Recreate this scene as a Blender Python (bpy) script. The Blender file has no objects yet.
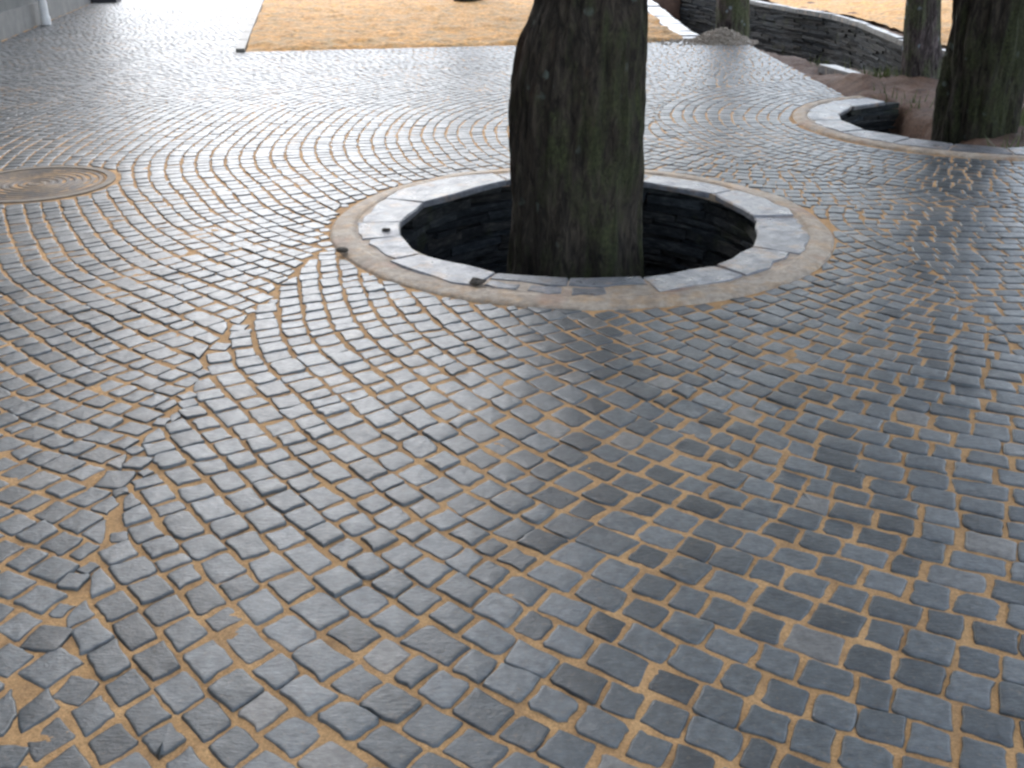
import bpy, bmesh, math, random
import numpy as np
from mathutils import Vector, Matrix, noise as mnoise

R = math.radians
rng = np.random.default_rng(11)
random.seed(11)
scene = bpy.context.scene
COL = scene.collection

# ---------------------------------------------------------------- camera, sky, sun, exposure
cam_d = bpy.data.cameras.new("camera")
cam = bpy.data.objects.new("camera", cam_d)
COL.objects.link(cam)
cam.location = (0, 0, 1.5)
cam.rotation_euler = (R(90 - 25), 0, 0)
cam_d.sensor_width = 36.0
cam_d.lens = 36.0 * 1000 / 1024
cam_d.clip_start = 0.05
cam_d.clip_end = 1000
scene.camera = cam

SUN_EL, SUN_AZ = 47.0, -18.0            # azimuth measured from +Y (ahead), negative = left
world = bpy.data.worlds.new("World")
scene.world = world
world.use_nodes = True
wn = world.node_tree
bgn = wn.nodes["Background"]
sky = wn.nodes.new("ShaderNodeTexSky")
sky.sky_type = 'NISHITA'
sky.sun_disc = False
sky.sun_elevation = R(SUN_EL)
sky.sun_rotation = R(SUN_AZ)
sky.air_density = 1.0
sky.dust_density = 1.5
sky.ozone_density = 2.0
hs = wn.nodes.new("ShaderNodeHueSaturation")
hs.inputs['Saturation'].default_value = 0.54
wn.links.new(sky.outputs[0], hs.inputs['Color'])
wn.links.new(hs.outputs[0], bgn.inputs[0])
bgn.inputs[1].default_value = 0.15

sun_d = bpy.data.lights.new("sun", 'SUN')
sun_d.energy = 0.6
sun_d.angle = R(55)
sun_d.color = (1.0, 0.97, 0.93)
sun = bpy.data.objects.new("sun", sun_d)
COL.objects.link(sun)
sv = Vector((math.sin(R(SUN_AZ)) * math.cos(R(SUN_EL)), math.cos(R(SUN_AZ)) * math.cos(R(SUN_EL)), math.sin(R(SUN_EL))))
sun.rotation_euler = sv.to_track_quat('Z', 'Y').to_euler()
sun.location = (0, 0, 20)

scene.view_settings.view_transform = 'Standard'
scene.view_settings.look = 'None'
scene.view_settings.gamma = 1.0
scene.view_settings.exposure = 1.97
scene.render.engine = 'CYCLES'
scene.cycles.max_bounces = 6
scene.cycles.pixel_filter_type = 'BLACKMAN_HARRIS'
scene.cycles.filter_width = 2.6          # the photograph is a soft one

# ---------------------------------------------------------------- helpers
def vnoise(x, y, seed=0):
    """smooth value noise in [0,1], vectorised"""
    x = np.asarray(x, float); y = np.asarray(y, float)
    xi = np.floor(x).astype(np.int64); yi = np.floor(y).astype(np.int64)
    fx = x - xi; fy = y - yi
    fx = fx * fx * (3 - 2 * fx); fy = fy * fy * (3 - 2 * fy)
    def h(a, b):
        n = (a * 374761393 + b * 668265263 + seed * 974711) & 0x7fffffff
        n = ((n ^ (n >> 13)) * 1274126177) & 0x7fffffff
        n = n ^ (n >> 16)
        return (n & 0xffff) / 65535.0
    return (h(xi, yi) * (1 - fx) + h(xi + 1, yi) * fx) * (1 - fy) + (h(xi, yi + 1) * (1 - fx) + h(xi + 1, yi + 1) * fx) * fy

def fbm(x, y, seed=0, oct=4):
    s = 0; a = .5; t = 0
    for i in range(oct):
        s = s + a * vnoise(x * 2 ** i, y * 2 ** i, seed + i * 17); t += a; a *= .5
    return s / t

def sstep(t):
    t = np.clip(t, 0, 1)
    return t * t * (3 - 2 * t)

def mesh_np(name, V, faces, mat=None, parent=None, smooth=False, attr=None):
    me = bpy.data.meshes.new(name)
    me.from_pydata([tuple(map(float, v)) for v in V] if not isinstance(V, np.ndarray) else V.tolist(), [], faces)
    if attr is not None:
        for an, arr in attr.items():
            ca = me.color_attributes.new(an, 'FLOAT_COLOR', 'POINT')
            ca.data.foreach_set('color', np.asarray(arr, np.float32).ravel())
    if smooth:
        me.polygons.foreach_set('use_smooth', [True] * len(me.polygons))
    me.update()
    o = bpy.data.objects.new(name, me)
    COL.objects.link(o)
    if mat: me.materials.append(mat)
    if parent: o.parent = parent
    return o

def tag(o, label=None, cat=None, group=None, kind=None):
    if label: o['label'] = label
    if cat: o['category'] = cat
    if group: o['group'] = group
    if kind: o['kind'] = kind
    return o

def empty(name, loc=(0, 0, 0), **kw):
    o = bpy.data.objects.new(name, None)
    COL.objects.link(o)
    o.location = loc
    o.empty_display_size = .2
    return tag(o, **kw)

class MB:
    def __init__(s): s.v = []; s.f = []; s.c = []
    def add(s, vs, fs, c=None):
        b = len(s.v)
        s.v.extend([tuple(map(float, p)) for p in vs])
        s.f.extend([tuple(b + i for i in f) for f in fs])
        s.c.extend([c if c is not None else (.5, .5, .5, 1)] * len(vs))
    def prism(s, poly, z0, z1, bev=.006, c=None, jz=0.0, dome=0.0):
        """closed slab from a CCW outline, chamfered top edge"""
        n = len(poly); P = np.array(poly, float); ce = P.mean(0)
        d = P - ce; L = np.linalg.norm(d, axis=1, keepdims=True) + 1e-9
        Q = ce + d * (1 - bev / L)
        zz = [z1 + random.uniform(-jz, jz) for _ in range(n)]
        vs = [(p[0], p[1], z0) for p in P] + [(p[0], p[1], z - bev) for p, z in zip(P, zz)] + [(p[0], p[1], z) for p, z in zip(Q, zz)] + [(ce[0], ce[1], z1 + dome)]
        fs = [tuple(range(n - 1, -1, -1))]
        for i in range(n):
            j = (i + 1) % n
            fs.append((i, j, n + j, n + i)); fs.append((n + i, n + j, 2 * n + j, 2 * n + i)); fs.append((2 * n + i, 2 * n + j, 3 * n))
        s.add(vs, fs, c)
    def box(s, M, hx, hy, hz, j=0.0, c=None):
        vs = []
        for z in (-hz, hz):
            for y in (-hy, hy):
                for x in (-hx, hx):
                    vs.append(M @ Vector((x + random.uniform(-j, j), y + random.uniform(-j, j), z + random.uniform(-j, j))))
        s.add(vs, [(0, 2, 3, 1), (4, 5, 7, 6), (0, 1, 5, 4), (2, 6, 7, 3), (0, 4, 6, 2), (1, 3, 7, 5)], c)
    def tube(s, pts, rad, n=8, caps=True, c=None):
        pts = [Vector(p) for p in pts]; rings = []
        for i, p in enumerate(pts):
            t = (pts[min(i + 1, len(pts) - 1)] - pts[max(i - 1, 0)]).normalized()
            a = t.cross(Vector((0.3, 1, .1))).normalized() if abs(t.y) < .9 else t.cross(Vector((1, 0, 0))).normalized()
            b = t.cross(a)
            rings.append([p + (a * math.cos(2 * math.pi * k / n) + b * math.sin(2 * math.pi * k / n)) * rad[i] for k in range(n)])
        vs = [v for r in rings for v in r]; fs = []
        for i in range(len(pts) - 1):
            for k in range(n):
                k2 = (k + 1) % n
                fs.append((i * n + k, i * n + k2, (i + 1) * n + k2, (i + 1) * n + k))
        if caps:
            fs.append(tuple(range(n - 1, -1, -1))); fs.append(tuple((len(pts) - 1) * n + k for k in range(n)))
        s.add(vs, fs, c)
    def build(s, name, mat=None, parent=None, smooth=False, color=False):
        return mesh_np(name, s.v, s.f, mat, parent, smooth, {'tint': s.c} if color else None)

# ---- materials
def newmat(name):
    m = bpy.data.materials.new(name); m.use_nodes = True
    nt = m.node_tree; b = nt.nodes['Principled BSDF']
    return m, nt, b
def N(nt, t, **kw):
    n = nt.nodes.new(t)
    for k, v in kw.items(): setattr(n, k, v)
    return n
def coords(nt): return N(nt, 'ShaderNodeTexCoord').outputs['Object']
def noise(nt, vec, scale, detail=4, rough=.55, dist=0.0):
    n = N(nt, 'ShaderNodeTexNoise')
    n.inputs['Scale'].default_value = scale; n.inputs['Detail'].default_value = detail
    n.inputs['Roughness'].default_value = rough; n.inputs['Distortion'].default_value = dist
    nt.links.new(vec, n.inputs['Vector'])
    return n.outputs['Fac']
def ramp(nt, fac, stops):
    r = N(nt, 'ShaderNodeValToRGB')
    els = r.color_ramp.elements
    while len(els) < len(stops): els.new(.5)
    for e, (p, c) in zip(els, stops):
        e.position = p; e.color = (c, c, c, 1) if isinstance(c, (int, float)) else (*c, 1)
    nt.links.new(fac, r.inputs[0])
    return r.outputs[0]
def mix(nt, fac, a, b, blend='MIX'):
    m = N(nt, 'ShaderNodeMix', data_type='RGBA', blend_type=blend)
    for sock, v in ((m.inputs[0], fac), (m.inputs[6], a), (m.inputs[7], b)):
        if isinstance(v, (int, float)): sock.default_value = v
        elif isinstance(v, tuple): sock.default_value = (*v, 1)
        else: nt.links.new(v, sock)
    return m.outputs[2]
def math_(nt, op, a, b=None, clamp=False):
    m = N(nt, 'ShaderNodeMath', operation=op); m.use_clamp = clamp
    for i, v in enumerate((a, b)):
        if v is None: continue
        if isinstance(v, (int, float)): m.inputs[i].default_value = v
        else: nt.links.new(v, m.inputs[i])
    return m.outputs[0]
def bump(nt, h, strength, dist, prev=None):
    b = N(nt, 'ShaderNodeBump')
    b.inputs['Strength'].default_value = strength; b.inputs['Distance'].default_value = dist
    nt.links.new(h, b.inputs['Height'])
    if prev is not None: nt.links.new(prev, b.inputs['Normal'])
    return b.outputs[0]
def mapping(nt, vec, sc):
    m = N(nt, 'ShaderNodeMapping'); m.inputs['Scale'].default_value = sc
    nt.links.new(vec, m.inputs['Vector']); return m.outputs[0]
def setv(nt, sock, v):
    if isinstance(v, (int, float)): sock.default_value = v
    elif isinstance(v, tuple): sock.default_value = (*v, 1)
    else: nt.links.new(v, sock)

SAND_A, SAND_B, SAND_C = (.55, .33, .14), (.44, .255, .105), (.30, .175, .076)
def sandcol(nt, vec):
    f = noise(nt, vec, 9, 5, .65); g = noise(nt, vec, 160, 3, .7)
    c = ramp(nt, f, [(.3, SAND_C), (.48, SAND_B), (.7, SAND_A)])
    gg = ramp(nt, g, [(.3, .62), (.7, 1.25)])
    return mix(nt, 1.0, c, gg, 'MULTIPLY')

def mat_sett():
    m, nt, b = newmat('wet_basalt')
    v = coords(nt)
    at = N(nt, 'ShaderNodeAttribute', attribute_name='tint')
    sep = N(nt, 'ShaderNodeSeparateColor'); nt.links.new(at.outputs['Color'], sep.inputs[0])
    tr, tg, tb = sep.outputs          # brightness, sandiness, edge (1 = rim)
    mot = noise(nt, v, 38, 6, .68)
    base = ramp(nt, tr, [(0, (.029, .034, .036)), (.5, (.062, .070, .072)), (.85, (.098, .107, .108)), (1, (.12, .115, .104))])
    base = mix(nt, 1.0, base, ramp(nt, mot, [(.25, .5), (.5, 1.0), (.78, 1.7)]), 'MULTIPLY')
    base = mix(nt, ramp(nt, noise(nt, v, 85, 4, .75), [(.56, 0), (.74, .30)]), base, (.30, .21, .12))
    # sand and dust lying on the stones
    d1 = noise(nt, v, 5.5, 5, .65); d2 = noise(nt, v, 60, 4, .7)
    s = math_(nt, 'ADD', math_(nt, 'MULTIPLY', d1, .9), math_(nt, 'MULTIPLY', d2, .62))
    s = math_(nt, 'ADD', s, math_(nt, 'MULTIPLY', tg, .42))
    s = math_(nt, 'ADD', s, math_(nt, 'MULTIPLY', tb, .16))
    sm = ramp(nt, s, [(1.06, 0), (1.34, .6)])
    col = mix(nt, sm, base, sandcol(nt, v))
    setv(nt, b.inputs['Base Color'], col)
    ro = ramp(nt, noise(nt, v, 26, 5, .7), [(.25, .27), (.75, .50)])
    ro = math_(nt, 'ADD', ro, math_(nt, 'MULTIPLY', sm, .45), True)
    setv(nt, b.inputs['Roughness'], ro)
    b.inputs['IOR'].default_value = 1.52
    fine = noise(nt, v, 210, 3, .6); mid = noise(nt, mapping(nt, v, (1, 2.2, 1)), 48, 5, .65)
    n1 = bump(nt, mid, .5, .005); n2 = bump(nt, fine, .35, .0015, n1)
    nt.links.new(n2, b.inputs['Normal'])
    return m
def mat_sand(name, dark=1.0, rough=.85, big=False):
    m, nt, b = newmat(name); v = coords(nt)
    c = sandcol(nt, v)
    if big:
        cl = noise(nt, v, 3.2, 6, .72); c = mix(nt, ramp(nt, cl, [(.36, .75), (.55, 0)]), c, (.27, .235, .19))
        c2 = noise(nt, v, 17, 5, .7); c = mix(nt, 1.0, c, ramp(nt, c2, [(.3, .42), (.5, 1.0), (.72, 1.55)]), 'MULTIPLY')
    c = mix(nt, 1.0, c, (dark * 1.13, dark * 1.03, dark * .74) if big else (dark, dark, dark), 'MULTIPLY')
    setv(nt, b.inputs['Base Color'], c); b.inputs['Roughness'].default_value = rough
    nn = bump(nt, noise(nt, v, 60, 6, .75), .7, .012); nn = bump(nt, noise(nt, v, 320, 2), .5, .003, nn)
    nt.links.new(nn, b.inputs['Normal'])
    return m
def mat_soil():
    m, nt, b = newmat('brown_soil'); v = coords(nt)
    c = ramp(nt, noise(nt, v, 4, 6, .7), [(.3, (.07, .038, .023)), (.55, (.145, .080, .050)), (.75, (.22, .132, .085))])
    c = mix(nt, 1.0, c, ramp(nt, noise(nt, v, 45, 5, .75), [(.3, .5), (.7, 1.45)]), 'MULTIPLY')
    setv(nt, b.inputs['Base Color'], c); b.inputs['Roughness'].default_value = .8
    nt.links.new(bump(nt, noise(nt, v, 22, 7, .75), .9, .03), b.inputs['Normal'])
    return m
def mat_slab():
    m, nt, b = newmat('wet_flagstone'); v = coords(nt)
    at = N(nt, 'ShaderNodeAttribute', attribute_name='tint')
    c = ramp(nt, noise(nt, v, 13, 6, .7), [(.3, (.105, .11, .12)), (.5, (.165, .17, .185)), (.7, (.23, .235, .245))])
    c = mix(nt, 1.0, c, at.outputs['Color'], 'MULTIPLY')
    rs = ramp(nt, noise(nt, v, 7, 5, .65), [(.53, 0), (.66, .75)])
    c = mix(nt, rs, c, (.27, .18, .115)); c = mix(nt, 1.0, c, ramp(nt, noise(nt, v, 34, 6, .75), [(.3, .6), (.6, 1.1)]), 'MULTIPLY')
    setv(nt, b.inputs['Base Color'], c)
    setv(nt, b.inputs['Roughness'], ramp(nt, noise(nt, v, 11, 5, .7), [(.3, .22), (.7, .5)]))
    nn = bump(nt, noise(nt, v, 18, 7, .75), .8, .014)
    nt.links.new(nn, b.inputs['Normal'])
    return m
def mat_mortar():
    m, nt, b = newmat('lime_mortar'); v = coords(nt)
    c = ramp(nt, noise(nt, v, 9, 6, .7), [(.3, (.25, .195, .14)), (.55, (.36, .295, .225)), (.75, (.44, .375, .30))])
    c = mix(nt, ramp(nt, noise(nt, v, 3.4, 4, .6), [(.56, 0), (.68, .7)]), c, (.29, .16, .105))
    setv(nt, b.inputs['Base Color'], c); b.inputs['Roughness'].default_value = .62
    c = mix(nt, ramp(nt, noise(nt, v, 6.5, 6, .75), [(.48, 0), (.62, .5)]), c, sandcol(nt, v)); c = mix(nt, 1.0, c, ramp(nt, noise(nt, v, 24, 6, .75), [(.3, .6), (.6, 1.2)]), 'MULTIPLY')
    setv(nt, b.inputs['Base Color'], c)
    nt.links.new(bump(nt, noise(nt, v, 40, 7, .75), .9, .014), b.inputs['Normal'])
    return m
def mat_wallstone():
    m, nt, b = newmat('dark_slate'); v = coords(nt)
    at = N(nt, 'ShaderNodeAttribute', attribute_name='tint')
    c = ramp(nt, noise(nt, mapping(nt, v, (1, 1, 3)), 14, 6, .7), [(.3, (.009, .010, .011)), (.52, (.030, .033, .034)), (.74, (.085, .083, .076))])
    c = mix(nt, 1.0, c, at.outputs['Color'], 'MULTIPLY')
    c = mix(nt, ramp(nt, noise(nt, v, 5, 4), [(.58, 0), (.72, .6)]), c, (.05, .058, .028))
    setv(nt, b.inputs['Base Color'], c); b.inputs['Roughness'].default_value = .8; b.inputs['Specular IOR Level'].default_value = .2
    nt.links.new(bump(nt, noise(nt, mapping(nt, v, (1, 1, 3)), 30, 6, .7), .8, .012), b.inputs['Normal'])
    return m
def mat_bark(name, moss=.5, lift=1.0):
    m, nt, b = newmat(name); v = coords(nt)
    st = mapping(nt, v, (1, 1, .28))
    ridg = noise(nt, st, 26, 7, .7, .6)
    c = ramp(nt, ridg, [(.32, (.011, .009, .006)), (.47, (.048, .040, .028)), (.64, (.12, .10, .07))])
    mo = math_(nt, 'ADD', noise(nt, mapping(nt, v, (1, 1, .45)), 4.2, 6, .7), math_(nt, 'MULTIPLY', ridg, .25))
    ge = N(nt, 'ShaderNodeNewGeometry'); sx = N(nt, 'ShaderNodeSeparateXYZ'); nt.links.new(ge.outputs['Normal'], sx.inputs[0])
    mo = math_(nt, 'ADD', mo, math_(nt, 'MULTIPLY', sx.outputs[0], .07))
    mm = ramp(nt, mo, [(.70 - .22 * moss, 0), (.86 - .22 * moss, .85)])
    gc = ramp(nt, noise(nt, v, 48, 5, .7), [(.3, (.020, .026, .009)), (.52, (.070, .086, .030)), (.74, (.135, .152, .062))])
    c = mix(nt, mm, c, gc)
    br = ramp(nt, noise(nt, mapping(nt, v, (1, 1, .3)), 6, 5, .6, .3), [(.62, 0), (.72, .55)])
    c = mix(nt, br, c, (.085, .048, .025))
    vo = N(nt, 'ShaderNodeTexVoronoi'); vo.inputs['Scale'].default_value = 6.5; nt.links.new(v, vo.inputs['Vector'])
    lich = math_(nt, 'ADD', vo.outputs['Distance'], math_(nt, 'MULTIPLY', noise(nt, v, 22, 4), .35))
    lm = math_(nt, 'MULTIPLY', ramp(nt, lich, [(.29, 1), (.37, 0)]), ramp(nt, math_(nt, 'SUBTRACT', noise(nt, v, 2.4, 2), math_(nt, 'MULTIPLY', sx.outputs[0], .12)), [(.46, 0), (.56, .85)]))
    c = mix(nt, lm, c, (.20, .25, .20))
    if lift != 1: c = mix(nt, 1.0, c, (lift, lift * .96, lift * (1.35 if lift > 1 else 1.0)), 'MULTIPLY')
    setv(nt, b.inputs['Base Color'], c); b.inputs['Roughness'].default_value = .85
    b.inputs['Specular IOR Level'].default_value = .25
    n1 = bump(nt, ridg, 1.0, .06); n1 = bump(nt, noise(nt, v, 90, 4, .7), .6, .006, n1)
    nt.links.new(n1, b.inputs['Normal'])
    return m
def mat_simple(name, c0, c1, scale, rough=.7, bs=.4, bd=.01, spec=.5):
    m, nt, b = newmat(name); v = coords(nt)
    setv(nt, b.inputs['Base Color'], ramp(nt, noise(nt, v, scale, 6, .7), [(.3, c0), (.7, c1)]))
    b.inputs['Roughness'].default_value = rough; b.inputs['Specular IOR Level'].default_value = spec
    nt.links.new(bump(nt, noise(nt, v, scale * 4, 5, .7), bs, bd), b.inputs['Normal'])
    return m

M_sett, M_joint = mat_sett(), mat_sand('joint_sand')
M_field = mat_sand('orange_sand', big=True)
M_soil, M_slab, M_mortar, M_wall = mat_soil(), mat_slab(), mat_mortar(), mat_wallstone()
M_bark, M_bark2, M_bark3 = mat_bark('mossy_bark', .46, .66), mat_bark('green_mossy_bark', .8, .55), mat_bark('pale_green_bark', .75, 1.7)
M_plaster = mat_simple('weathered_render', (.09, .095, .09), (.17, .17, .16), 1.6, .85, .4, .006)
M_plinth = mat_simple('plinth_concrete', (.12, .12, .115), (.2, .195, .18), 4, .8)
M_kerb = mat_simple('kerb_concrete', (.13, .125, .11), (.22, .205, .18), 7, .6)
M_pipe = mat_simple('white_painted_metal', (.62, .63, .64), (.8, .8, .79), 5, .35, .1, .002)
M_gravel = mat_simple('grey_gravel', (.25, .215, .175), (.44, .385, .325), 28, .9, .35, .008)
M_iron = mat_simple('rusty_iron', (.09, .075, .06), (.20, .155, .105), 12, .7)
M_dark = mat_simple('dark_stone', (.012, .012, .016), (.035, .034, .04), 9, .55)
M_clod = mat_simple('dark_clod', (.02, .017, .013), (.06, .048, .035), 60, .8)
M_leaf = mat_simple('autumn_leaves', (.035, .05, .014), (.10, .075, .02), 1.5, .6, .1, .002)
M_grass = mat_simple('grass_blade', (.06, .09, .02), (.13, .15, .04), 5, .6, .1, .002)

# ---------------------------------------------------------------- the plan (metres on the ground, camera above the origin)
C1 = np.array([.365, 5.295]); R1 = 1.335          # the tree pit in the middle
C2 = np.array([3.72, 8.20]); R2 = 1.42            # the tree pit at the right
CM = np.array([-2.97, 6.18]); RM = .47            # manhole
WALL = lambda y: -4.11 - .198 * y
PAVE = np.array([(-4.05, 0.1), (6.2, 0.1), (6.2, 6.85), (3.72, 6.85), (3.72, 8.2), (3.1, 8.6), (3.1, 13.98), (2.39, 14.1), (-3.35, 12.9), (-6.9, 31), (-10.2, 31)])
RIM_L = [(2.95, 25.0), (2.77, 21.5), (2.65, 18.0), (2.55, 15.1), (2.62, 14.25)]
RIM_R = [(5.6, 11.2), (5.32, 12.9), (5.2, 13.8), (5.3, 14.9), (5.45, 16.6), (5.4, 18.0), (5.1, 19.2), (4.6, 22), (4.0, 25)]
PIT3 = np.array([(2.8, 25.2), (2.6, 21.5), (2.48, 18), (2.38, 15.1), (2.45, 14.35), (3.15, 14.0), (3.45, 12.9), (3.62, 11.9), (4.0, 11.45), (4.6, 11.2), (5.2, 11.0), (5.8, 11.2), (5.5, 12.9), (5.4, 13.8), (5.48, 14.9), (5.62, 16.6), (5.57, 18), (5.27, 19.2), (4.75, 22), (4.2, 25.2)])

def poly_sd(px, py, poly):
    """signed distance, positive inside"""
    px = np.asarray(px, float); py = np.asarray(py, float)
    d = np.full(px.shape, 1e9); ins = np.zeros(px.shape, bool); n = len(poly)
    for i in range(n):
        ax, ay = poly[i]; bx, by = poly[(i + 1) % n]
        ex, ey = bx - ax, by - ay
        t = np.clip(((px - ax) * ex + (py - ay) * ey) / (ex * ex + ey * ey), 0, 1)
        d = np.minimum(d, np.hypot(px - ax - t * ex, py - ay - t * ey))
        c = ((ay > py) != (by > py)) & (px < (bx - ax) * (py - ay) / (by - ay + 1e-12) + ax)
        ins ^= c
    return np.where(ins, d, -d)

# ---------------------------------------------------------------- ground sheet
def grid_coords(lo, hi, step, far, n=16):
    a = np.arange(lo, hi + 1e-6, step)
    g = np.geomspace(step, far, n)
    return np.concatenate([lo - np.cumsum(g)[::-1], a, hi + np.cumsum(g)])
def grid_faces(nx, ny, keep=None):
    i, j = np.meshgrid(np.arange(nx - 1), np.arange(ny - 1))
    a = (j * nx + i).ravel(); F = np.stack([a, a + 1, a + nx + 1, a + nx], 1)
    if keep is not None: F = F[keep[F].all(1)]
    return F
def ground_h(X, Y):
    Z = -.07 + .0 * X
    r1 = np.hypot(X - C1[0], Y - C1[1]); Z = Z - .85 * sstep((1.2 - r1) / .12)
    r2 = np.hypot(X - C2[0], Y - C2[1])
    out = poly_sd(X, Y, PAVE) < -.02
    lump = (fbm(X * 2.2, Y * 2.2, 5) - .5) * .16 + (fbm(X * 9, Y * 9, 6, 3) - .5) * .05
    soil = out & (X > 2.9) & (r2 > 1.1)
    Z = np.where(soil, Z + .03 + lump * np.clip((X - 3.0) / .5, 0.1, 1), Z)
    inh = r2 < 1.16
    dep = -.75 * sstep((3.62 - X) / .5 + .15 * (fbm(X * 5, Y * 5, 9) - .5)) * sstep((1.16 - r2) / .1)
    Z = np.where(inh, -.05 + lump * .5 + dep, Z)
    mound = np.exp(-(((X - 3.42) / .22) ** 2 + ((Y - 10.15) / .55) ** 2)); Z = Z + .19 * mound
    d3 = poly_sd(X, Y, PIT3); Z = Z - 1.25 * sstep(d3 / .14) * (1 + 0 * X)
    return Z + (fbm(X * 14, Y * 14, 3, 2) - .5) * .02
gx = grid_coords(-1.6, 7.0, .05, 60, 18)
gy = grid_coords(3.6, 14.6, .05, 60, 22); gy = np.concatenate([gy[gy < 14.61], np.arange(14.7, 27, .1), 27 + np.cumsum(np.geomspace(.2, 60, 14))])
X, Y = np.meshgrid(gx, gy); Z = ground_h(X, Y)
ground = mesh_np('ground', np.stack([X.ravel(), Y.ravel(), Z.ravel()], 1), grid_faces(len(gx), len(gy)).tolist(), M_soil, smooth=True)
tag(ground, kind='structure')

# ---------------------------------------------------------------- paving of setts (one pavement, its stones are its pattern)
seam_y = [0, 1, 2, 2.5, 3.5, 4.6, 5.6]; seam_x = [-.9, -1.0, -1.06, -1.15, -1.15, -.97, -.95]
def S_B(x, y): return 2.55 - np.hypot(x - C2[0], y - C2[1])
def S_N(x, y):
    w = (vnoise(x * 7.5, y * 7.5, 91) - .5) * .09
    return np.minimum(x - np.interp(y, seam_y, seam_x) + w, 5.65 - y + w)
def S_D(x, y):
    w = (vnoise(x * 6.5, y * 6.5, 92) - .5) * .11
    return np.minimum(x - 1.95 + w, y - 3.3 + w)
def S_all(x, y):
    s = poly_sd(x, y, PAVE)
    s = np.minimum(s, np.hypot(x - C1[0], y - C1[1]) - R1)
    s = np.minimum(s, np.hypot(x - C2[0], y - C2[1]) - R2)
    s = np.minimum(s, np.hypot(x - CM[0], y - CM[1]) - RM - .03)
    return s
regs = {
    'A': (lambda x, y: np.minimum(np.minimum(-S_B(x, y), -S_N(x, y)), S_all(x, y)), np.array([1.9, 7.85])),
    'B': (lambda x, y: np.minimum(S_B(x, y), S_all(x, y)), C2),
    'D': (lambda x, y: np.minimum(np.minimum(np.minimum(-S_B(x, y), S_N(x, y)), S_D(x, y)), S_all(x, y)), np.array([3.1, 13.0])),
    'N': (lambda x, y: np.minimum(np.minimum(np.minimum(-S_B(x, y), S_N(x, y)), -S_D(x, y)), S_all(x, y)), np.array([2.6, 5.2])),
}
quads = []
for key, (sf, C) in regs.items():
    r = .3
    while r < 30:
        pitch = rng.uniform(.090, .104)
        ra, rb = r + .0, r + pitch
        th = rng.uniform(0, .2)
        ths = [th]
        while ths[-1] < 2 * math.pi + th:
            dn = max(0.0, -math.sin(ths[-1])) if key == 'N' else 0.0
            mean = .095 + (.022 * dn ** 2 if key == 'N' else (.017 if key == 'D' else .002))
            ths.append(ths[-1] + float(np.clip(rng.normal(mean, .0165), .066, .155)) / (r + pitch / 2))
        ths = np.array(ths)
        a, bth = ths[:-1], ths[1:]
        tm = (a + bth) / 2; rm = (ra + rb) / 2
        # rows wander a little
        cx = C[0] + rm * np.cos(tm); cy = C[1] + rm * np.sin(tm)
        ok = (cy < 31) & (cy > 0) & (sf(cx, cy) > -.05)
        for a_, b_, in zip(a[ok], bth[ok]):
            quads.append((key, C, ra, rb, a_, b_))
        r += pitch
V_l, F_l, T_l = [], [], []
base = 0
def outline(q, n):
    """quad outline with n points, corners nipped off unevenly"""
    m = n // 4; pts = []
    nip = rng.uniform(.025, .09, 4) if rng.random() < .9 else rng.uniform(.04, .2, 4)
    for k in range(4):
        p, p2 = q[k], q[(k + 1) % 4]
        e0, e1 = nip[k], 1 - nip[(k + 1) % 4]
        bow = rng.normal(0, .0026)
        nr_ = np.array([p2[1] - p[1], p[0] - p2[0]]); nr_ = nr_ / (np.linalg.norm(nr_) + 1e-9)
        for j in range(m):
            t = e0 + (e1 - e0) * j / (m - 1)
            pts.append(p + (p2 - p) * t + nr_ * (bow * 4 * t * (1 - t) + rng.normal(0, .0013)))
    return np.array(pts)
OUT = []
nst = 0
def add_sett(q):
    global base, nst
    c = q.mean(0); dist = math.hypot(*c)
    if c[1] < .9 or abs(c[0]) > .62 * c[1] + 1.3: 
        if c[1] < .25: return
    n = 20 if dist < 6.5 else 12
    o = outline(q, n)
    OUT.append(o)
    ctr = o.mean(0); d = o - ctr
    fk = float(np.interp(dist, [3.5, 9], [1.0, .45])); tilt = rng.normal(0, .011 * fk, 2); zoff = max(rng.normal(.0005, .0017 * fk), -.002); dome = rng.uniform(-.0008, .0012)
    bev = rng.uniform(.035, .065)
    zt = lambda p: zoff + (p - ctr) @ tilt
    rings = [(1.03, -.055), (1.0, -.0040), (1 - bev, -.0008), (1 - bev - .03, -.0002), (.80, dome * .3)]
    if n == 12: rings = [(1.02, -.05), (1.0, -.0042), (.945, -.0004), (.86, 0)]
    vs = []
    for sc_, dz in rings:
        p = ctr + d * sc_
        vs.append(np.c_[p, zt(p) + dz + (vnoise(p[:, 0] * 24, p[:, 1] * 24, 77) - .5) * .0032 * fk])
    vs.append(np.array([[ctr[0], ctr[1], zoff + dome]]))
    vs = np.vstack(vs); nr = len(rings)
    for k in range(nr - 1):
        for i in range(n):
            j = (i + 1) % n
            F_l.append((base + k * n + i, base + k * n + j, base + (k + 1) * n + j, base + (k + 1) * n + i))
    cidx = base + nr * n
    for i in range(n):
        F_l.append((base + (nr - 1) * n + i, base + (nr - 1) * n + (i + 1) % n, cidx))
    b_ = float(np.clip(rng.normal(.5, .25), 0, 1)); sa = float(rng.random() ** 2)
    # more sand was left lying at the far left and in front of the manhole
    left = float(sstep((-c[0] - .6) / 2.5)) * float(sstep((c[1] - 3.2) / 2)); sa = min(1, sa * .62 + .24 * left + .22 * float(sstep((c[1] - 6.5) / 6)))
    ed = np.repeat([1.0, .9, .5, .3, .0][:nr], n); ed = np.append(ed, 0)
    T_l.append(np.c_[np.full(len(vs), b_), np.full(len(vs), sa), ed, np.ones(len(vs))])
    V_l.append(vs); base += len(vs); nst += 1
by_key = {}
for q in quads: by_key.setdefault(q[0], []).append(q)
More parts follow.
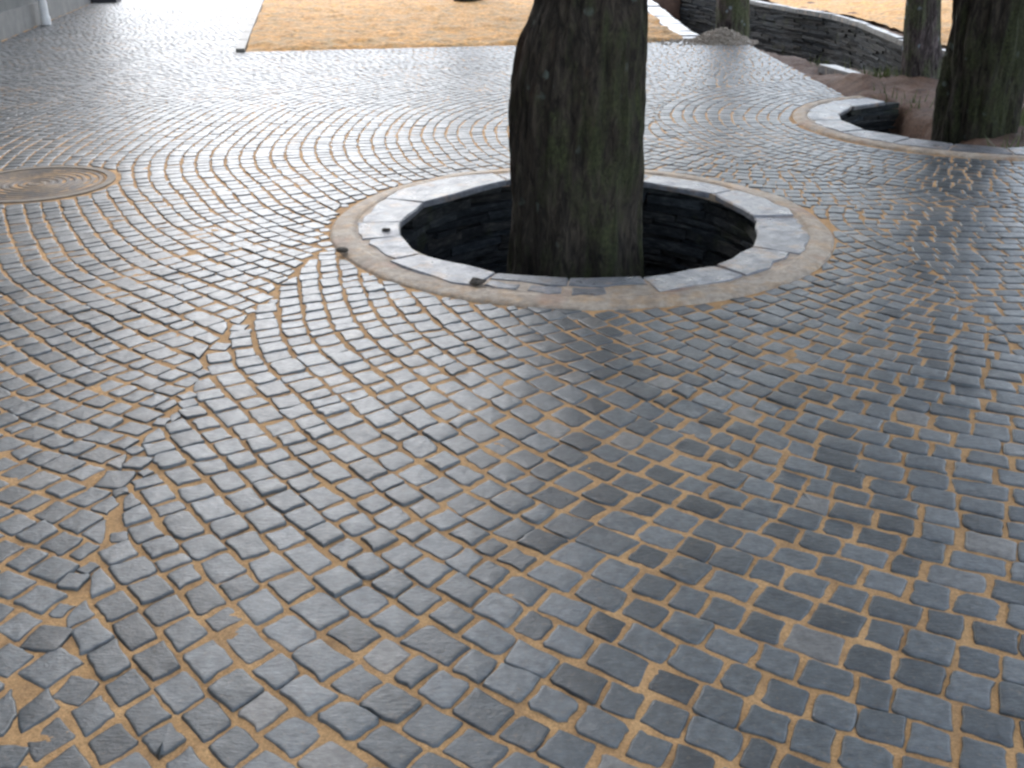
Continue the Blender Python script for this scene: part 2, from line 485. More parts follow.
for key, qs in by_key.items():
    sf = regs[key][0]
    C = qs[0][1]
    arr = np.array([(q[2], q[3], q[4], q[5]) for q in qs])
    def pol(rr, tt):
        x = C[0] + rr * np.cos(tt); y = C[1] + rr * np.sin(tt)
        # the layer's hand: rows wander
        wx = (fbm(x * .9, y * .9, 21, 2) - .5) * .14; wy = (fbm(x * .9, y * .9, 22, 2) - .5) * .14
        return np.stack([x + wx, y + wy], 1)
    g = .0053
    cs = [pol(arr[:, 0] + g, arr[:, 2] + g / arr[:, 0]), pol(arr[:, 0] + g, arr[:, 3] - g / arr[:, 0]), pol(arr[:, 1] - g, arr[:, 3] - g / arr[:, 1]), pol(arr[:, 1] - g, arr[:, 2] + g / arr[:, 1])]
    Q = np.stack(cs, 1)                                 # n,4,2
    Q += rng.normal(0, .0033, Q.shape)
    mid = Q.mean(1, keepdims=True)
    Q = mid + (Q - mid) * np.clip(rng.normal(.975, .03, (len(Q), 1, 1)), .86, 1.01)
    area0 = np.abs(.5 * ((Q[:, 2, 0] - Q[:, 0, 0]) * (Q[:, 3, 1] - Q[:, 1, 1]) - (Q[:, 3, 0] - Q[:, 1, 0]) * (Q[:, 2, 1] - Q[:, 0, 1])))
    for it in range(3):                                 # trim stones at the seams, rings and edges
        x, y = Q[..., 0], Q[..., 1]; s = sf(x, y); e = .004
        gx_ = (sf(x + e, y) - sf(x - e, y)) / (2 * e); gy_ = (sf(x, y + e) - sf(x, y - e)) / (2 * e)
        mv = np.clip(.003 - s, 0, .10)
        Q[..., 0] += gx_ * mv; Q[..., 1] += gy_ * mv
    area = np.abs(.5 * ((Q[:, 2, 0] - Q[:, 0, 0]) * (Q[:, 3, 1] - Q[:, 1, 1]) - (Q[:, 3, 0] - Q[:, 1, 0]) * (Q[:, 2, 1] - Q[:, 0, 1])))
    sm = sf(Q.mean(1)[:, 0], Q.mean(1)[:, 1])
    sides = np.linalg.norm(Q - np.roll(Q, 1, axis=1), axis=2)
    ok = (area > .28 * area0) & (area > .0018) & (sm > .0) & (area > .42 * sides.max(1) ** 2) & (sides.min(1) > .02)
    for q in Q[ok]: add_sett(q)
# small stones fill the gaps left along the seams and rings
cell = .012; ox, oy, nx_, ny_ = -4.2, .6, 860, 1120
occ = np.zeros((ny_, nx_), bool)
bp = []
for o in OUT:
    if not (-4.1 < o[0, 0] < 6 and .7 < o[0, 1] < 13.9): continue
    bp.append(o)
    i0, j0 = ((o.min(0) - (ox, oy)) / cell).astype(int); i1, j1 = ((o.max(0) - (ox, oy)) / cell).astype(int) + 1
    i0, j0 = max(i0, 0), max(j0, 0); i1, j1 = min(i1, nx_ - 1), min(j1, ny_ - 1)
    if i1 <= i0 or j1 <= j0: continue
    XX, YY = np.meshgrid(ox + np.arange(i0, i1 + 1) * cell, oy + np.arange(j0, j1 + 1) * cell)
    occ[j0:j1 + 1, i0:i1 + 1] |= poly_sd(XX, YY, o) > 0
from mathutils.kdtree import KDTree
bp = np.vstack(bp); kd = KDTree(len(bp) + 40000); kk = 0
for p in bp: kd.insert((p[0], p[1], 0), kk); kk += 1
kd.balance()
XX, YY = np.meshgrid(ox + np.arange(nx_) * cell, oy + np.arange(ny_) * cell)
fr_ = (~occ) & (S_all(XX, YY) > .03)
cand = []
for x, y in zip(XX[fr_], YY[fr_]):
    d = kd.find((x, y, 0))[2]
    if d > .023: cand.append((d, x, y))
cand.sort(reverse=True)
placed = []
for d, x, y in cand:
    d = min(d, float(S_all(np.array([x]), np.array([y]))[0]), .06)
    if any((x - a) ** 2 + (y - b_) ** 2 < (d + e) ** 2 * .95 for a, b_, e in placed): continue
    placed.append((x, y, d)); th = rng.uniform(0, 1.57); h = d * 1.12
    add_sett(np.array([(x + h * rng.uniform(.95, 1.2) * math.cos(th + k * math.pi / 2), y + h * rng.uniform(.95, 1.2) * math.sin(th + k * math.pi / 2)) for k in range(4)]))
print('fillers', len(placed))
print('setts', nst)
pav = mesh_np('pavement', np.vstack(V_l), F_l, M_sett, smooth=True, attr={'tint': np.vstack(T_l)})
tag(pav, kind='structure')

# joint sand under and between the setts
jx = np.concatenate([np.arange(-10.4, -3.2, .12), np.arange(-3.2, 3.4, .022), np.arange(3.4, 6.4, .08)])
jy = np.concatenate([np.arange(0.05, .9, .08), np.arange(.9, 5.2, .02), np.arange(5.2, 14.3, .05), np.arange(14.3, 31, .2)])
X, Y = np.meshgrid(jx, jy)
H = -.0046 + (fbm(X * 3.1, Y * 3.1, 41, 3) - .5) * .0065 + (fbm(X * 26, Y * 26, 42, 3) - .5) * .006
keep = (poly_sd(X, Y, PAVE) > np.where(X > 2.5, -.012, -.09)) & (np.hypot(X - C1[0], Y - C1[1]) > R1 - .1) & (np.hypot(X - C2[0], Y - C2[1]) > R2 - .1)
js = mesh_np('sand', np.stack([X.ravel(), Y.ravel(), H.ravel()], 1), grid_faces(len(jx), len(jy), keep.ravel()).tolist(), M_joint, smooth=True)
bm = bmesh.new(); bm.from_mesh(js.data); bmesh.ops.delete(bm, geom=[v for v in bm.verts if not v.link_faces], context='VERTS'); bm.to_mesh(js.data); bm.free()
tag(js, 'orange sand swept into the joints between the dark paving setts', 'sand', kind='stuff')

# ---------------------------------------------------------------- tree pits
def stone_course_wall(mb, path_fn, length, z_top, z_bot, depth=.13, s0=0.0, hmin=.035, hmax=.085, lmin=.16, lmax=.55, jit=1.0):
    """dry stacked stones; path_fn(s) -> point, inward normal (towards the open pit)"""
    z = z_top
    while z > z_bot:
        h = random.uniform(hmin, hmax); s = s0 - random.uniform(0, .2)
        while s < s0 + length:
            L = random.uniform(lmin, lmax)
            p, nrm = path_fn(min(max(s + L / 2, s0), s0 + length))
            t = Vector((-nrm[1], nrm[0], 0)); off = random.uniform(-.022, .022) * (.5 + .5 * jit)
            M = Matrix.Translation((p[0] - nrm[0] * (depth / 2 + off), p[1] - nrm[1] * (depth / 2 + off), z - h / 2)) @ \
                Matrix(((t.x, nrm[0], 0, 0), (t.y, nrm[1], 0, 0), (0, 0, 1, 0), (0, 0, 0, 1))) @ Matrix.Rotation(random.uniform(-.06, .06) * jit, 4, 'Z') @ Matrix.Rotation(random.uniform(-.03, .03) * jit, 4, 'Y')
            k = random.uniform(.55, 1.5); w = random.uniform(.9, 1.12)
            mb.box(M, L / 2 - .004, depth / 2, h / 2 - .003, .007, (k * w, k, k / w, 1))
            s += L
        z -= h

def ring_path(C, radf, a0, a1):
    ts = np.linspace(a0, a1, 400); pts = np.array([C + radf(t) * np.array([math.cos(t), math.sin(t)]) for t in ts])
    seg = np.r_[0, np.cumsum(np.linalg.norm(np.diff(pts, axis=0), axis=1))]
    def fn(s):
        x = np.interp(s, seg, pts[:, 0]); y = np.interp(s, seg, pts[:, 1]); t = np.interp(s, seg, ts)
        return (x, y), (-math.cos(t), -math.sin(t))
    return fn, seg[-1]

def slab_poly(C, t0, t1, ri0, ri1, ro, n=6, gap=.003):
    pts = []
    g0 = gap / ro
    P0 = C + ri0 * np.array([math.cos(t0 + gap / ri0), math.sin(t0 + gap / ri0)])
    P1 = C + ri1 * np.array([math.cos(t1 - gap / ri1), math.sin(t1 - gap / ri1)])
    for k in range(n):                                  # outer arc first (counter-clockwise), then the straight inner edge back
        t = t0 + g0 + (t1 - t0 - 2 * g0) * k / (n - 1)
        rr = ro + (random.uniform(-.025, .012) if 0 < k < n - 1 else random.uniform(-.03, .0))
        pts.append(C + rr * np.array([math.cos(t), math.sin(t)]))
    for k in range(4):
        q = P1 + (P0 - P1) * k / 3
        if 0 < k < 3: q = q + np.random.default_rng(int(1000 * abs(q[0] + q[1]))).normal(0, .006, 2)
        pts.append(q)
    return pts

def mortar_ring(mb, C, prof, a0, a1, n=140, wob=.006):
    """lathe an open or closed ring; prof = [(r, z)]"""
    closed = abs(a1 - a0 - 2 * math.pi) < 1e-6
    m = len(prof); vs = []; cnt = n if closed else n + 1
    for i in range(cnt):
        t = a0 + (a1 - a0) * i / n
        for (r, z) in prof:
            w = (mnoise.noise(Vector((3 * math.cos(t) * r + C[0], 3 * math.sin(t) * r, r * 7))) * wob * 2)
            vs.append((C[0] + (r + w) * math.cos(t), C[1] + (r + w) * math.sin(t), z + w * .5))
    fs = []
    for i in range(n):
        j = (i + 1) % cnt
        for k in range(m):
            k2 = (k + 1) % m
            fs.append((i * m + k, i * m + k2, j * m + k2, j * m + k))
    if not closed:
        fs.append(tuple(range(m))); fs.append(tuple(n * m + k for k in range(m - 1, -1, -1)))
    mb.add(vs, fs)

# --- middle pit: the inner corners are those of the photograph's hole
inner1 = [(-.6, 5.25), (-.57, 4.99), (-.45, 4.69), (-.07, 4.40), (.26, 4.335), (.59, 4.35), (.96, 4.51), (1.2, 4.80), (1.29, 5.11), (1.33, 5.36), (1.2, 5.86), (.8, 6.16), (.38, 6.25), (-.03, 6.2), (-.51, 5.66)]
inner1 = sorted(inner1, key=lambda p: math.atan2(p[1] - C1[1], p[0] - C1[0]))
A1 = [math.atan2(p[1] - C1[1], p[0] - C1[0]) for p in inner1]; RI1 = [math.hypot(p[0] - C1[0], p[1] - C1[1]) for p in inner1]
pit1 = empty('tree_pit', (C1[0], C1[1], 0), label='round stone-edged tree pit in the middle of the setts, ringed by pale slabs', cat='tree pit')
def parent_keep(o, p):
    o.parent = p; o.matrix_parent_inverse = Matrix.Translation(-Vector(p.location))
for i in range(len(A1)):
    t0 = A1[i]; t1 = A1[(i + 1) % len(A1)]; r0 = RI1[i]; r1_ = RI1[(i + 1) % len(A1)]
    if t1 < t0: t1 += 2 * math.pi
    tm = math.degrees((t0 + t1) / 2) % 360
    mb = MB(); k = random.uniform(.74, 1.02)
    front = 250 < tm < 292
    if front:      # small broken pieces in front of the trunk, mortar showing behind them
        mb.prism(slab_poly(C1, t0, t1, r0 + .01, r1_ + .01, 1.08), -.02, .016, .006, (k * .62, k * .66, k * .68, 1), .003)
    else:
        ro = random.uniform(1.17, 1.225)
        mb.prism(slab_poly(C1, t0, t1, r0, r1_, ro), -.018, random.uniform(.012, .018), .009, (k, k, k * 1.02, 1), .0035)
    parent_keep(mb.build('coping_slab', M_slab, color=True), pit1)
    if front:
        for (f0, f1) in ((.05, .45), (.55, .95)):
            if random.random() < .8:
                mb = MB(); k = random.uniform(.55, .8)
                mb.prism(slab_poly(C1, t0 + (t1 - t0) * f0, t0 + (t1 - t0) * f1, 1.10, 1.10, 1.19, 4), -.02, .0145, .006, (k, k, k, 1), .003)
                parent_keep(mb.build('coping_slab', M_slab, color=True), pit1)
mb = MB(); mortar_ring(mb, C1, [(1.00, -.03), (1.26, -.07), (1.26, .0095), (1.00, .0095)], 0, 2 * math.pi, 120, .002)
parent_keep(mb.build('mortar_bed', M_mortar), pit1)
mb = MB(); mortar_ring(mb, C1, [(1.195, -.06), (1.335, -.06), (1.332, -.002), (1.318, .008), (1.235, .015), (1.20, .011)], 0, 2 * math.pi, 180, .007)
parent_keep(mb.build('mortar_band', M_mortar, smooth=True), pit1)
def rad1(t):
    t = (t + math.pi) % (2 * math.pi) - math.pi
    a = np.array(A1 + [A1[0] + 2 * math.pi]); r = np.array(RI1 + [RI1[0]])
    if t < a[0]: t += 2 * math.pi
    return float(np.interp(t, a, r)) + .012
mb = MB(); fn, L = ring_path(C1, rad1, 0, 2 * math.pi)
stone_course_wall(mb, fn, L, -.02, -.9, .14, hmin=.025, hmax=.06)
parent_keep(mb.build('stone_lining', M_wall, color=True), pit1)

# --- right pit, open towards the bare soil
pit2 = empty('tree_pit', (C2[0], C2[1], 0), label='half-open stone-edged tree pit at the right, soil spilling into it', cat='tree pit')
a_lo, a_hi = R(112), R(318)
cuts = [112, 137, 160, 178, 200, 222, 240, 259, 278, 298, 318]
for a, b in zip(cuts[:-1], cuts[1:]):
    mb = MB(); k = random.uniform(.7, .9) if a < 240 else random.uniform(.55, .75)
    mb.prism(slab_poly(C2, R(a), R(b), 1.04 + random.uniform(-.03, .03), 1.04 + random.uniform(-.03, .03), 1.29), -.018, random.uniform(.012, .018), .009, (k, k, k, 1), .003)
    parent_keep(mb.build('coping_slab', M_slab, color=True), pit2)
mb = MB(); mortar_ring(mb, C2, [(1.07, -.03), (1.34, -.07), (1.34, .0095), (1.07, .0095)], a_lo, a_hi, 80, .002)
parent_keep(mb.build('mortar_bed', M_mortar), pit2)
mb = MB(); mortar_ring(mb, C2, [(1.285, -.06), (1.415, -.06), (1.41, .0), (1.39, .013), (1.315, .017), (1.288, .008)], a_lo, a_hi, 110, .007)
parent_keep(mb.build('mortar_band', M_mortar, smooth=True), pit2)
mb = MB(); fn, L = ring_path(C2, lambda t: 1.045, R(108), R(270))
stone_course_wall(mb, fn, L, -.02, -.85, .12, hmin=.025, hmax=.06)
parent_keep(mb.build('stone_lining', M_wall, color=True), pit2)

# --- long sunken hollow behind, lined with a dark dry-stone wall
def poly_path(pts, side):
    P = np.array(pts, float); seg = np.r_[0, np.cumsum(np.linalg.norm(np.diff(P, axis=0), axis=1))]
    ss = np.linspace(0, seg[-1], 300); x = np.interp(ss, seg, P[:, 0]); y = np.interp(ss, seg, P[:, 1])
    for _ in range(12):
        x[1:-1] = .25 * x[:-2] + .5 * x[1:-1] + .25 * x[2:]; y[1:-1] = .25 * y[:-2] + .5 * y[1:-1] + .25 * y[2:]
    tx, ty = np.gradient(x), np.gradient(y); l = np.hypot(tx, ty); nx, ny = -ty / l * side, tx / l * side
    def fn(s):
        n = (np.interp(s, ss, nx), np.interp(s, ss, ny))
        return (np.interp(s, ss, x), np.interp(s, ss, y)), n
    return fn, seg[-1]
hol = empty('retaining_wall', (4.0, 17.0, 0), label='long dark dry-stone wall lining the sunken hollow behind the trees', cat='retaining wall')
mb = MB()
fr, LR = poly_path(RIM_R, 1); fl, LL = poly_path(RIM_L, 1)
stone_course_wall(mb, fr, LR, -.055, -1.25, .16, hmin=.025, hmax=.06, lmin=.25, lmax=.9, jit=.4)
stone_course_wall(mb, fl, LL, -.055, -1.25, .16, hmin=.025, hmax=.06, lmin=.25, lmax=.9, jit=.4)
parent_keep(mb.build('stone_lining', M_wall, color=True), hol)
def coping(fn, L, w, k0, k1, s_start=0.0):
    s = s_start
    while s < L - .1:
        l = min(random.uniform(.45, .8), L - s)
        (ax, ay), na = fn(s + .006); (bx, by), nb = fn(s + l - .006)
        poly = [(ax + na[0] * .02, ay + na[1] * .02), (ax - na[0] * w, ay - na[1] * w), (bx - nb[0] * w, by - nb[1] * w), (bx + nb[0] * .02, by + nb[1] * .02)]
        P = np.array(poly); ar = sum(P[i][0] * P[(i + 1) % 4][1] - P[(i + 1) % 4][0] * P[i][1] for i in range(4))
        if ar < 0: poly = poly[::-1]
        mb = MB(); k = random.uniform(k0, k1); mb.prism(poly, -.055, .02 + random.uniform(-.006, .01), .01, (k, k, k, 1), .006)
        parent_keep(mb.build('coping_slab', M_slab, color=True), hol); s += l
coping(fl, LL, .30, .8, 1.05)
coping(fr, LR, .08, .35, .55)
mb = MB(); mb.prism([(3.40, 11.55), (3.55, 10.75), (3.72, 10.85), (3.60, 11.6)], -.06, .02, .01, (.55, .5, .46, 1), .01)
parent_keep(mb.build('coping_slab', M_slab, color=True), hol)

# ---------------------------------------------------------------- sand field beyond the paving
def ruled(name, left, right, ys, nx, z0, amp, lab, seed):
    V = []
    for y in ys:
        xa, xb = left(y), right(y)
        for i in range(nx):
            t = i / (nx - 1); x = xa + (xb - xa) * t
            yy = y[0] if isinstance(y, tuple) else y
            V.append((x, yy, 0))
    V = np.array(V); ny = len(ys)
    return V, ny
def sand_left():
    nv, nu = 150, 150; V = np.zeros((nv, nu, 3))
    for j in range(nv):
        v = (j / (nv - 1)) ** 1.5
        for i in range(nu):
            u = i / (nu - 1)
            yf = 12.94 + u * 1.26; y = yf + v * (29 - yf)
            xa = -3.29 - (y - 12.94) * .1956; xb = np.interp(y, [14.0, 15.1, 18, 21.5, 25, 29], [2.36, 2.27, 2.37, 2.49, 2.67, 2.8])
            V[j, i, :2] = (xa + (xb - xa) * u, y)
    x, y = V[..., 0], V[..., 1]
    fade = np.clip(np.arange(nv)[:, None] / 6.0, .0, 1)
    V[..., 2] = -.02 + fade * (.03 + (fbm(x * 1.3, y * 1.3, 61) - .4) * .12 + (fbm(x * 6, y * 6, 62, 3) - .5) * .07)
    return V.reshape(-1, 3), grid_faces(nu, nv)
def sand_right():
    nv, nu = 90, 90; V = np.zeros((nv, nu, 3))
    for j in range(nv):
        y = 11.4 + (j / (nv - 1)) * 17
        xa = np.interp(y, [11.2, 12.9, 13.8, 14.9, 16.6, 18, 19.2, 22, 25, 29], [5.95, 5.6, 5.5, 5.58, 5.72, 5.68, 5.38, 4.9, 4.3, 4.2])
        for i in range(nu): V[j, i, :2] = (xa + (16 - xa) * (i / (nu - 1)) ** 1.4, y)
    x, y = V[..., 0], V[..., 1]
    V[..., 2] = .0 + (fbm(x * 1.3, y * 1.3, 63) - .4) * .12 + (fbm(x * 6, y * 6, 64, 3) - .5) * .06 + .16 * np.clip(x - 6, 0, 8)
    return V.reshape(-1, 3), grid_faces(nu, nv)
va, fa = sand_left(); vb, fb = sand_right()
fld = mesh_np('sandy_ground', va, fa.tolist(), M_field, smooth=True); tag(fld, kind='structure')
fld2 = mesh_np('sandy_ground', vb, fb.tolist(), M_field, smooth=True); tag(fld2, kind='structure')

# kerb between path and sand
mb = MB()
for k in range(17):
    y0 = 12.86 + k * 1.0; y1 = y0 + .985
    x0, x1 = -3.35 - (y0 - 12.9) * .1956, -3.35 - (y1 - 12.9) * .1956
    mb.prism([(x0 - .05, y0), (x0 + .06, y0), (x1 + .06, y1), (x1 - .05, y1)], -.15, .045, .012, None, .002)
kerb = mb.build('kerb', M_kerb); tag(kerb, kind='structure')

# ---------------------------------------------------------------- building at the left with its downpipe
bld = empty('building', (-6.2, 10, 0), label='grey rendered building whose bare wall closes the paving on the left', cat='building')
def wallbox(mb, y0, y1, dx0, dx1, z0, z1):
    a0, a1 = WALL(y0), WALL(y1)
    mb.prism([(a0 + dx0, y0), (a0 + dx1, y0), (a1 + dx1, y1), (a1 + dx0, y1)], z0, z1, .01)
mb = MB(); wallbox(mb, -2, 22.6, -6, 0, -.1, 8.6); parent_keep(mb.build('wall', M_plaster), bld)
mb = MB(); wallbox(mb, -2, 22.6, .003, .035, -.1, .32); parent_keep(mb.build('plinth', M_plinth), bld)
mb = MB(); wallbox(mb, -2.3, 22.9, -6.3, .45, 8.6, 8.8); parent_keep(mb.build('roof', M_plinth), bld)
px, py = -7.15, 16.25
dp = empty('drainpipe', (px, py, 0), label='white downpipe running down the grey wall to the paving', cat='drainpipe')
mb = MB(); mb.tube([(px, py, .10), (px, py, 2.6), (px, py, 8.5)], [.062] * 3, 20); parent_keep(mb.build('pipe', M_pipe, smooth=False), dp)
mb = MB(); mb.tube([(px, py, .012), (px, py, .13)], [.074, .074], 20); parent_keep(mb.build('socket', M_pipe), dp)
for z in (1.2, 3.4, 5.6, 7.8):
    mb = MB(); mb.tube([(px, py, z), (px, py, z + .04)], [.072] * 2, 20)
    mb.box(Matrix.Translation((px - .10, py, z + .02)), .06, .015, .012); parent_keep(mb.build('bracket', M_pipe), dp)

st = MB(); st.prism([(-8.25, 20.75), (-7.72, 20.85), (-7.80, 21.35), (-8.32, 21.25)], -.03, .16, .012)
st = st.build('doorstep', M_dark); tag(st, 'dark stone step on the paving by the far end of the wall', 'doorstep')

# ---------------------------------------------------------------- manhole cover
mh = empty('manhole_cover', (CM[0], CM[1], 0), label='round sand-covered manhole cover with concentric rings in the setts at left', cat='manhole cover')
mb = MB(); prof = [(.0, -.02), (.0, .0)]
mb_ = MB(); mortar_ring(mb_, CM, [(.415, -.05), (.475, -.05), (.472, .004), (.42, .004)], 0, 2 * math.pi, 72, .001); parent_keep(mb_.build('frame', M_iron), mh)
vs = []; fs = []; n = 72; rads = []
r = .03
while r < .40:
    rads += [(r, -.004), (r + .006, .0005), (r + .022, .0005), (r + .028, -.004)]; r += .048
rads += [(.405, .0), (.408, -.03)]
vs = [(CM[0], CM[1], .0)]
for (r, z) in rads:
    for k in range(n): vs.append((CM[0] + r * math.cos(2 * math.pi * k / n), CM[1] + r * math.sin(2 * math.pi * k / n), z))
for k in range(n): fs.append((0, 1 + k, 1 + (k + 1) % n))
for i in range(len(rads) - 1):
    for k in range(n):
        fs.append((1 + i * n + k, 1 + (i + 1) * n + k, 1 + (i + 1) * n + (k + 1) % n, 1 + i * n + (k + 1) % n))
m, nt, b = newmat('sandy_iron'); v = coords(nt)
c = mix(nt, ramp(nt, noise(nt, v, 6, 5, .7), [(.40, .12), (.58, .75)]), (.085, .078, .072), sandcol(nt, v))
c = mix(nt, 1.0, c, (.46, .49, .53), 'MULTIPLY')
setv(nt, b.inputs['Base Color'], c); b.inputs['Roughness'].default_value = .6
nt.links.new(bump(nt, noise(nt, v, 60, 5, .7), .5, .006), b.inputs['Normal'])
parent_keep(mesh_np('lid', vs, fs, m), mh)

# ---------------------------------------------------------------- gravel heap
V = []; n = 64
xs = np.linspace(-1, 1, n); X, Y = np.meshgrid(xs, xs); rr = np.hypot(X, Y)
H = .17 * np.clip(1 - rr ** 1.35, -.3, 1) + (fbm(X * 9, Y * 9, 71) - .5) * .05 * np.clip(1.1 - rr, 0, 1)
H = np.where(rr > 1, -.08, H)
hv = np.stack([2.80 + X.ravel() * .42, 14.02 + Y.ravel() * .36, H.ravel() - .01], 1)
mb = MB(); mb.v = hv.tolist(); mb.f = [tuple(f) for f in grid_faces(n, n).tolist()]; mb.c = [(1, 1, 1, 1)] * len(mb.v)
heap_mb = mb; mb = MB()
for _ in range(520):
    a = random.uniform(0, 6.283); q = random.random() ** .5 * 1.15
    x, y = 2.80 + .42 * q * math.cos(a), 14.02 + .36 * q * math.sin(a)
    if random.random() < .3: x -= random.uniform(.1, .7)
    z = max(.17 * max(1 - (math.hypot((x - 2.8) / .42, (y - 14.02) / .36)) ** 1.35, 0), .0)
    mb.box(Matrix.Translation((x, y, z)) @ Matrix.Rotation(random.uniform(0, 3), 4, Vector((random.random(), random.random(), 1)).normalized()), random.uniform(.008, .022), random.uniform(.008, .018), random.uniform(.006, .014), .004)
heap = heap_mb.build('gravel_heap', M_gravel); tag(mb.build('pebbles', M_gravel, heap), kind='stuff'); tag(heap, 'small heap of grey gravel at the corner of the paving before a trunk', 'gravel heap')

# little clods lying on the slabs
def clod(x, y, z, s, label):
    bm = bmesh.new(); bmesh.ops.create_icosphere(bm, subdivisions=2, radius=s)
    for v in bm.verts:
        k = 1 + .5 * mnoise.noise(v.co / s * 1.3 + Vector((x * 7, y * 5, 0))); v.co = Vector((v.co.x * k * 1.3, v.co.y * k, v.co.z * k * .6))
    me = bpy.data.meshes.new('clod'); bm.to_mesh(me); bm.free(); me.materials.append(M_clod)
    o = bpy.data.objects.new('clod', me); COL.objects.link(o); o.location = (x, y, z + s * .45); tag(o, label, 'clod')
clod(-.66, 5.08, .016, .016, 'tiny dark clod alone on the pale slab left of the pit hole')
clod(-.83, 4.72, .014, .024, 'dark clod on the mortar band at the left of the ring')
clod(-.155, 4.24, .014, .028, 'largest dark clod, on the slabs just left of the trunk')

# ---------------------------------------------------------------- trees
def trunk_mesh(name, prof, mat, seed, n=110, dz=.025, rough=.05, parent=None):
    """prof: list of (z, cx, cy, r); smooth interpolation, bark relief pushed into the mesh"""
    P = np.array(prof, float); zs = np.arange(P[0, 0], P[-1, 0], dz)
    zs = zs[zs < 3.0].tolist() + np.arange(3.0, P[-1, 0], .3).tolist() if P[-1, 0] > 3 else zs.tolist()
    V = []; F = []
    for z in zs:
        cx, cy, r = (np.interp(z, P[:, 0], P[:, k]) for k in (1, 2, 3))
        for k in range(n):
            t = 2 * math.pi * k / n; ct, s_ = math.cos(t), math.sin(t)
            a = mnoise.fractal(Vector((ct * 1.6 + seed, s_ * 1.6, z * .9)), 1, 2, 3) * rough * 1.1
            bb = mnoise.fractal(Vector((ct * 7 + seed, s_ * 7, z * 2.2)), 1, 2, 4) * rough * .6
            rr = r * (1 + a / .35) + bb
            V.append((cx + rr * ct, cy + rr * s_, z))
    for i in range(len(zs) - 1):
        for k in range(n):
            k2 = (k + 1) % n
            F.append((i * n + k, i * n + k2, (i + 1) * n + k2, (i + 1) * n + k))
    F.append(tuple(range(n - 1, -1, -1))); F.append(tuple((len(zs) - 1) * n + k for k in range(n)))
    return mesh_np(name, V, F, mat, parent, True)

def crown_mesh(root, top, base_r, spread, zc, height, nleaf, seed):
    rnd = random.Random(seed); limbs = MB(); lv = []; lf = []
    tips = []
    for k in range(7):
        a = k * 2.4 + rnd.uniform(-.3, .3); L = spread * rnd.uniform(.6, 1.0)
        p0 = Vector(top) + Vector((0, 0, rnd.uniform(-1.2, 0)))
        p1 = p0 + Vector((math.cos(a) * L * .45, math.sin(a) * L * .45, height * rnd.uniform(.12, .3)))
        p2 = p0 + Vector((math.cos(a) * L, math.sin(a) * L, height * rnd.uniform(.3, .6)))
        limbs.tube([p0, p1, p2], [base_r * .5, base_r * .3, base_r * .1], 7); tips += [p1, p2]
        for j in range(3):
            q0 = p1.lerp(p2, rnd.uniform(0, .8)); q1 = q0 + Vector((rnd.uniform(-1, 1), rnd.uniform(-1, 1), rnd.uniform(.1, 1))) * spread * .35
            limbs.tube([q0, q1], [base_r * .14, base_r * .04], 5); tips.append(q1)
    p0 = Vector(top); p1 = p0 + Vector((.3, .2, height * .9)); limbs.tube([p0, p1], [base_r * .6, base_r * .08], 7); tips += [p0.lerp(p1, .6), p1]
    per = nleaf // len(tips)
    for t in tips:
        cr = spread * rnd.uniform(.2, .36)
        for _ in range(per):
            d = Vector((rnd.gauss(0, 1), rnd.gauss(0, 1), rnd.gauss(0, .7))) * cr * .6; c = t + d; s = rnd.uniform(.07, .15)
            u = Vector((rnd.uniform(-1, 1), rnd.uniform(-1, 1), rnd.uniform(-1, 1))).normalized(); w = u.orthogonal().normalized()
            b = len(lv); lv += [c - u * s, c + w * s * .6, c + u * s, c - w * s * .6]; lf.append((b, b + 1, b + 2, b + 3))
    lm = limbs.build('limbs', M_bark, smooth=True); cr = mesh_np('crown', [tuple(v) for v in lv], lf, M_leaf)
    parent_keep(lm, root); parent_keep(cr, root)

def tree(name, prof, mat, seed, label, top_h, spread, height, nleaf, rough=.05):
    z, x, y, r = prof[0]
    rt = empty(name, (x, y, z), label=label, cat='tree')
    zl, xl, yl, rl = prof[-1]
    prof = prof + [(top_h, xl + (xl - x) * .6, yl, rl * .62)]
    parent_keep(trunk_mesh('trunk', prof, mat, seed, rough=rough), rt)
    crown_mesh(rt, (prof[-1][1], prof[-1][2], top_h - .1), rl * .8, spread, 0, height, nleaf, seed)
    return rt

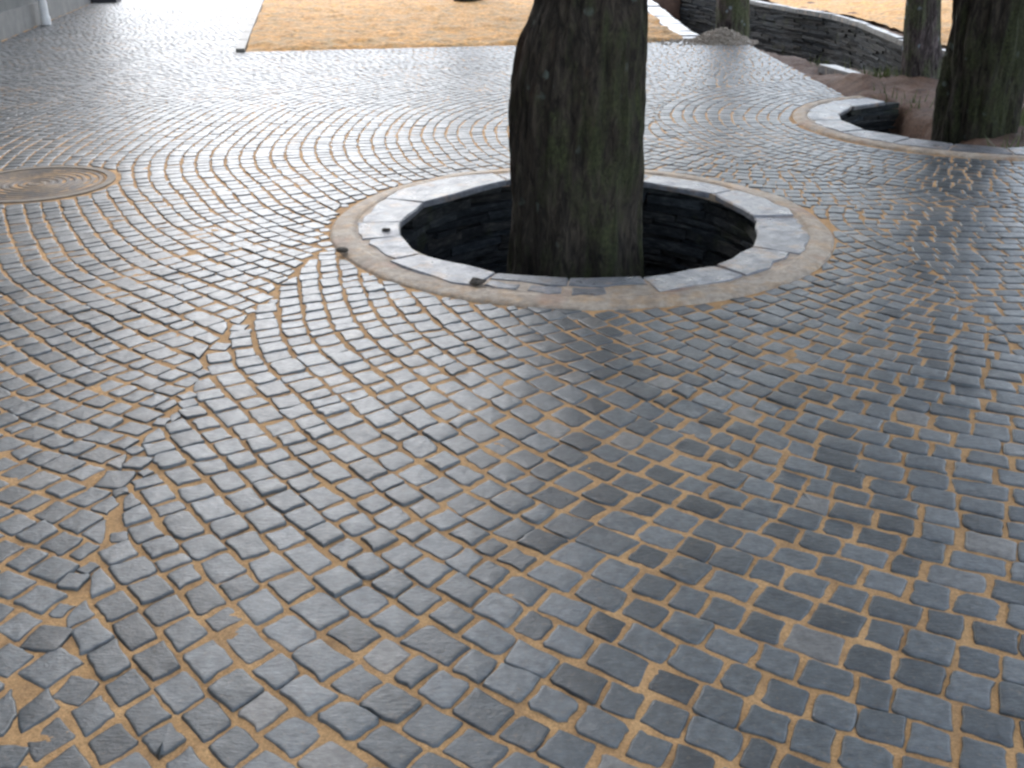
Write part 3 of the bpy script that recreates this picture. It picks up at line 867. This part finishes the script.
F_, PT, HC = 1000.0, R(25), 1.5
def at_depth(px_, py_, Y):
    """point on the vertical plane at distance Y seen at a place of the photograph"""
    x = (px_ - 512) / F_; y = (384 - py_) / F_
    d = (x, math.cos(PT) + y * math.sin(PT), -math.sin(PT) + y * math.cos(PT)); t = Y / d[1]
    return d[0] * t, HC + d[2] * t
def prof_from(rows, Y, zbot, flare=1.05):
    out = []
    for (yy, l, r) in rows:
        xl, z = at_depth(l, yy, Y); xr, _ = at_depth(r, yy, Y)
        out.append((z, (xl + xr) / 2, Y, (xr - xl) / 2))
    out.sort(); z, x, y, r = out[0]
    if zbot < z: out.insert(0, (zbot, x, Y, r * flare))
    return out
tree('big_tree', prof_from([(0, 535, 642), (40, 521, 645), (80, 511, 645), (110, 508, 645), (150, 507, 644), (200, 507, 642), (278, 504, 641)], 5.27, -.95), M_bark, 3.1,
     'thick mossy trunk rising out of the round stone pit in the middle', 4.0, 4.0, 5.5, 9000)
tree('big_tree', prof_from([(0, 954, 1030), (60, 946, 1022), (110, 940, 1014), (148, 936, 1010)], 8.15, -.3, 1.12), M_bark2, 8.7,
     'dark leaning mossy trunk at the right edge beside the half-open pit', 3.4, 4.8, 6, 16000)
tree('slim_tree', prof_from([(0, 717, 749), (28, 716, 749)], 15.6, -1.3), M_bark3, 15.2,
     'slender greenish trunk standing behind the small gravel heap', 3.6, 3.6, 5.5, 7000, .02)
tree('slim_tree', prof_from([(0, 908, 940), (40, 905, 940), (74, 902, 942)], 11.15, -.3, 1.15), M_bark3, 21.4,
     'slim trunk on the bare soil at the end of the sunken wall', 3.6, 3.6, 5.5, 7000, .02)
tree('far_tree', [(-.2, -.86, 21.2, .29), (0, -.86, 21.2, .26), (1.5, -.86, 21.2, .22)], M_bark, 33.0,
     'far dark trunk standing on the orange sand at the top edge', 5.0, 3.0, 5, 3000)

# ---------------------------------------------------------------- grass tufts on the soil
lv = []; lf = []
for (cx, cy, sx, sy, n) in ((4.35, 8.5, .28, .4, 420), (3.95, 11.15, .25, .12, 130), (3.55, 7.35, .2, .12, 60), (3.62, 12.0, .12, .3, 60), (4.35, 7.6, .3, .3, 250), (3.6, 9.4, .3, .2, 40)):
    for _ in range(n):
        x, y = random.gauss(cx, sx * .6), random.gauss(cy, sy * .6); z = float(ground_h(np.array([x]), np.array([y]))[0]); 
        if z < -.3: continue
        h = random.uniform(.05, .15); a = random.uniform(0, 6.28); w = .006; bx, by = random.gauss(0, .04), random.gauss(0, .04)
        b = len(lv); lv += [(x - w * math.cos(a), y - w * math.sin(a), z - .01), (x + w * math.cos(a), y + w * math.sin(a), z - .01), (x + bx + w * .2, y + by, z + h)]; lf.append((b, b + 1, b + 2))
g = mesh_np('grass', lv, lf, M_grass); tag(g, 'thin green grass on the brown soil beside the right trunks', 'grass', kind='stuff')
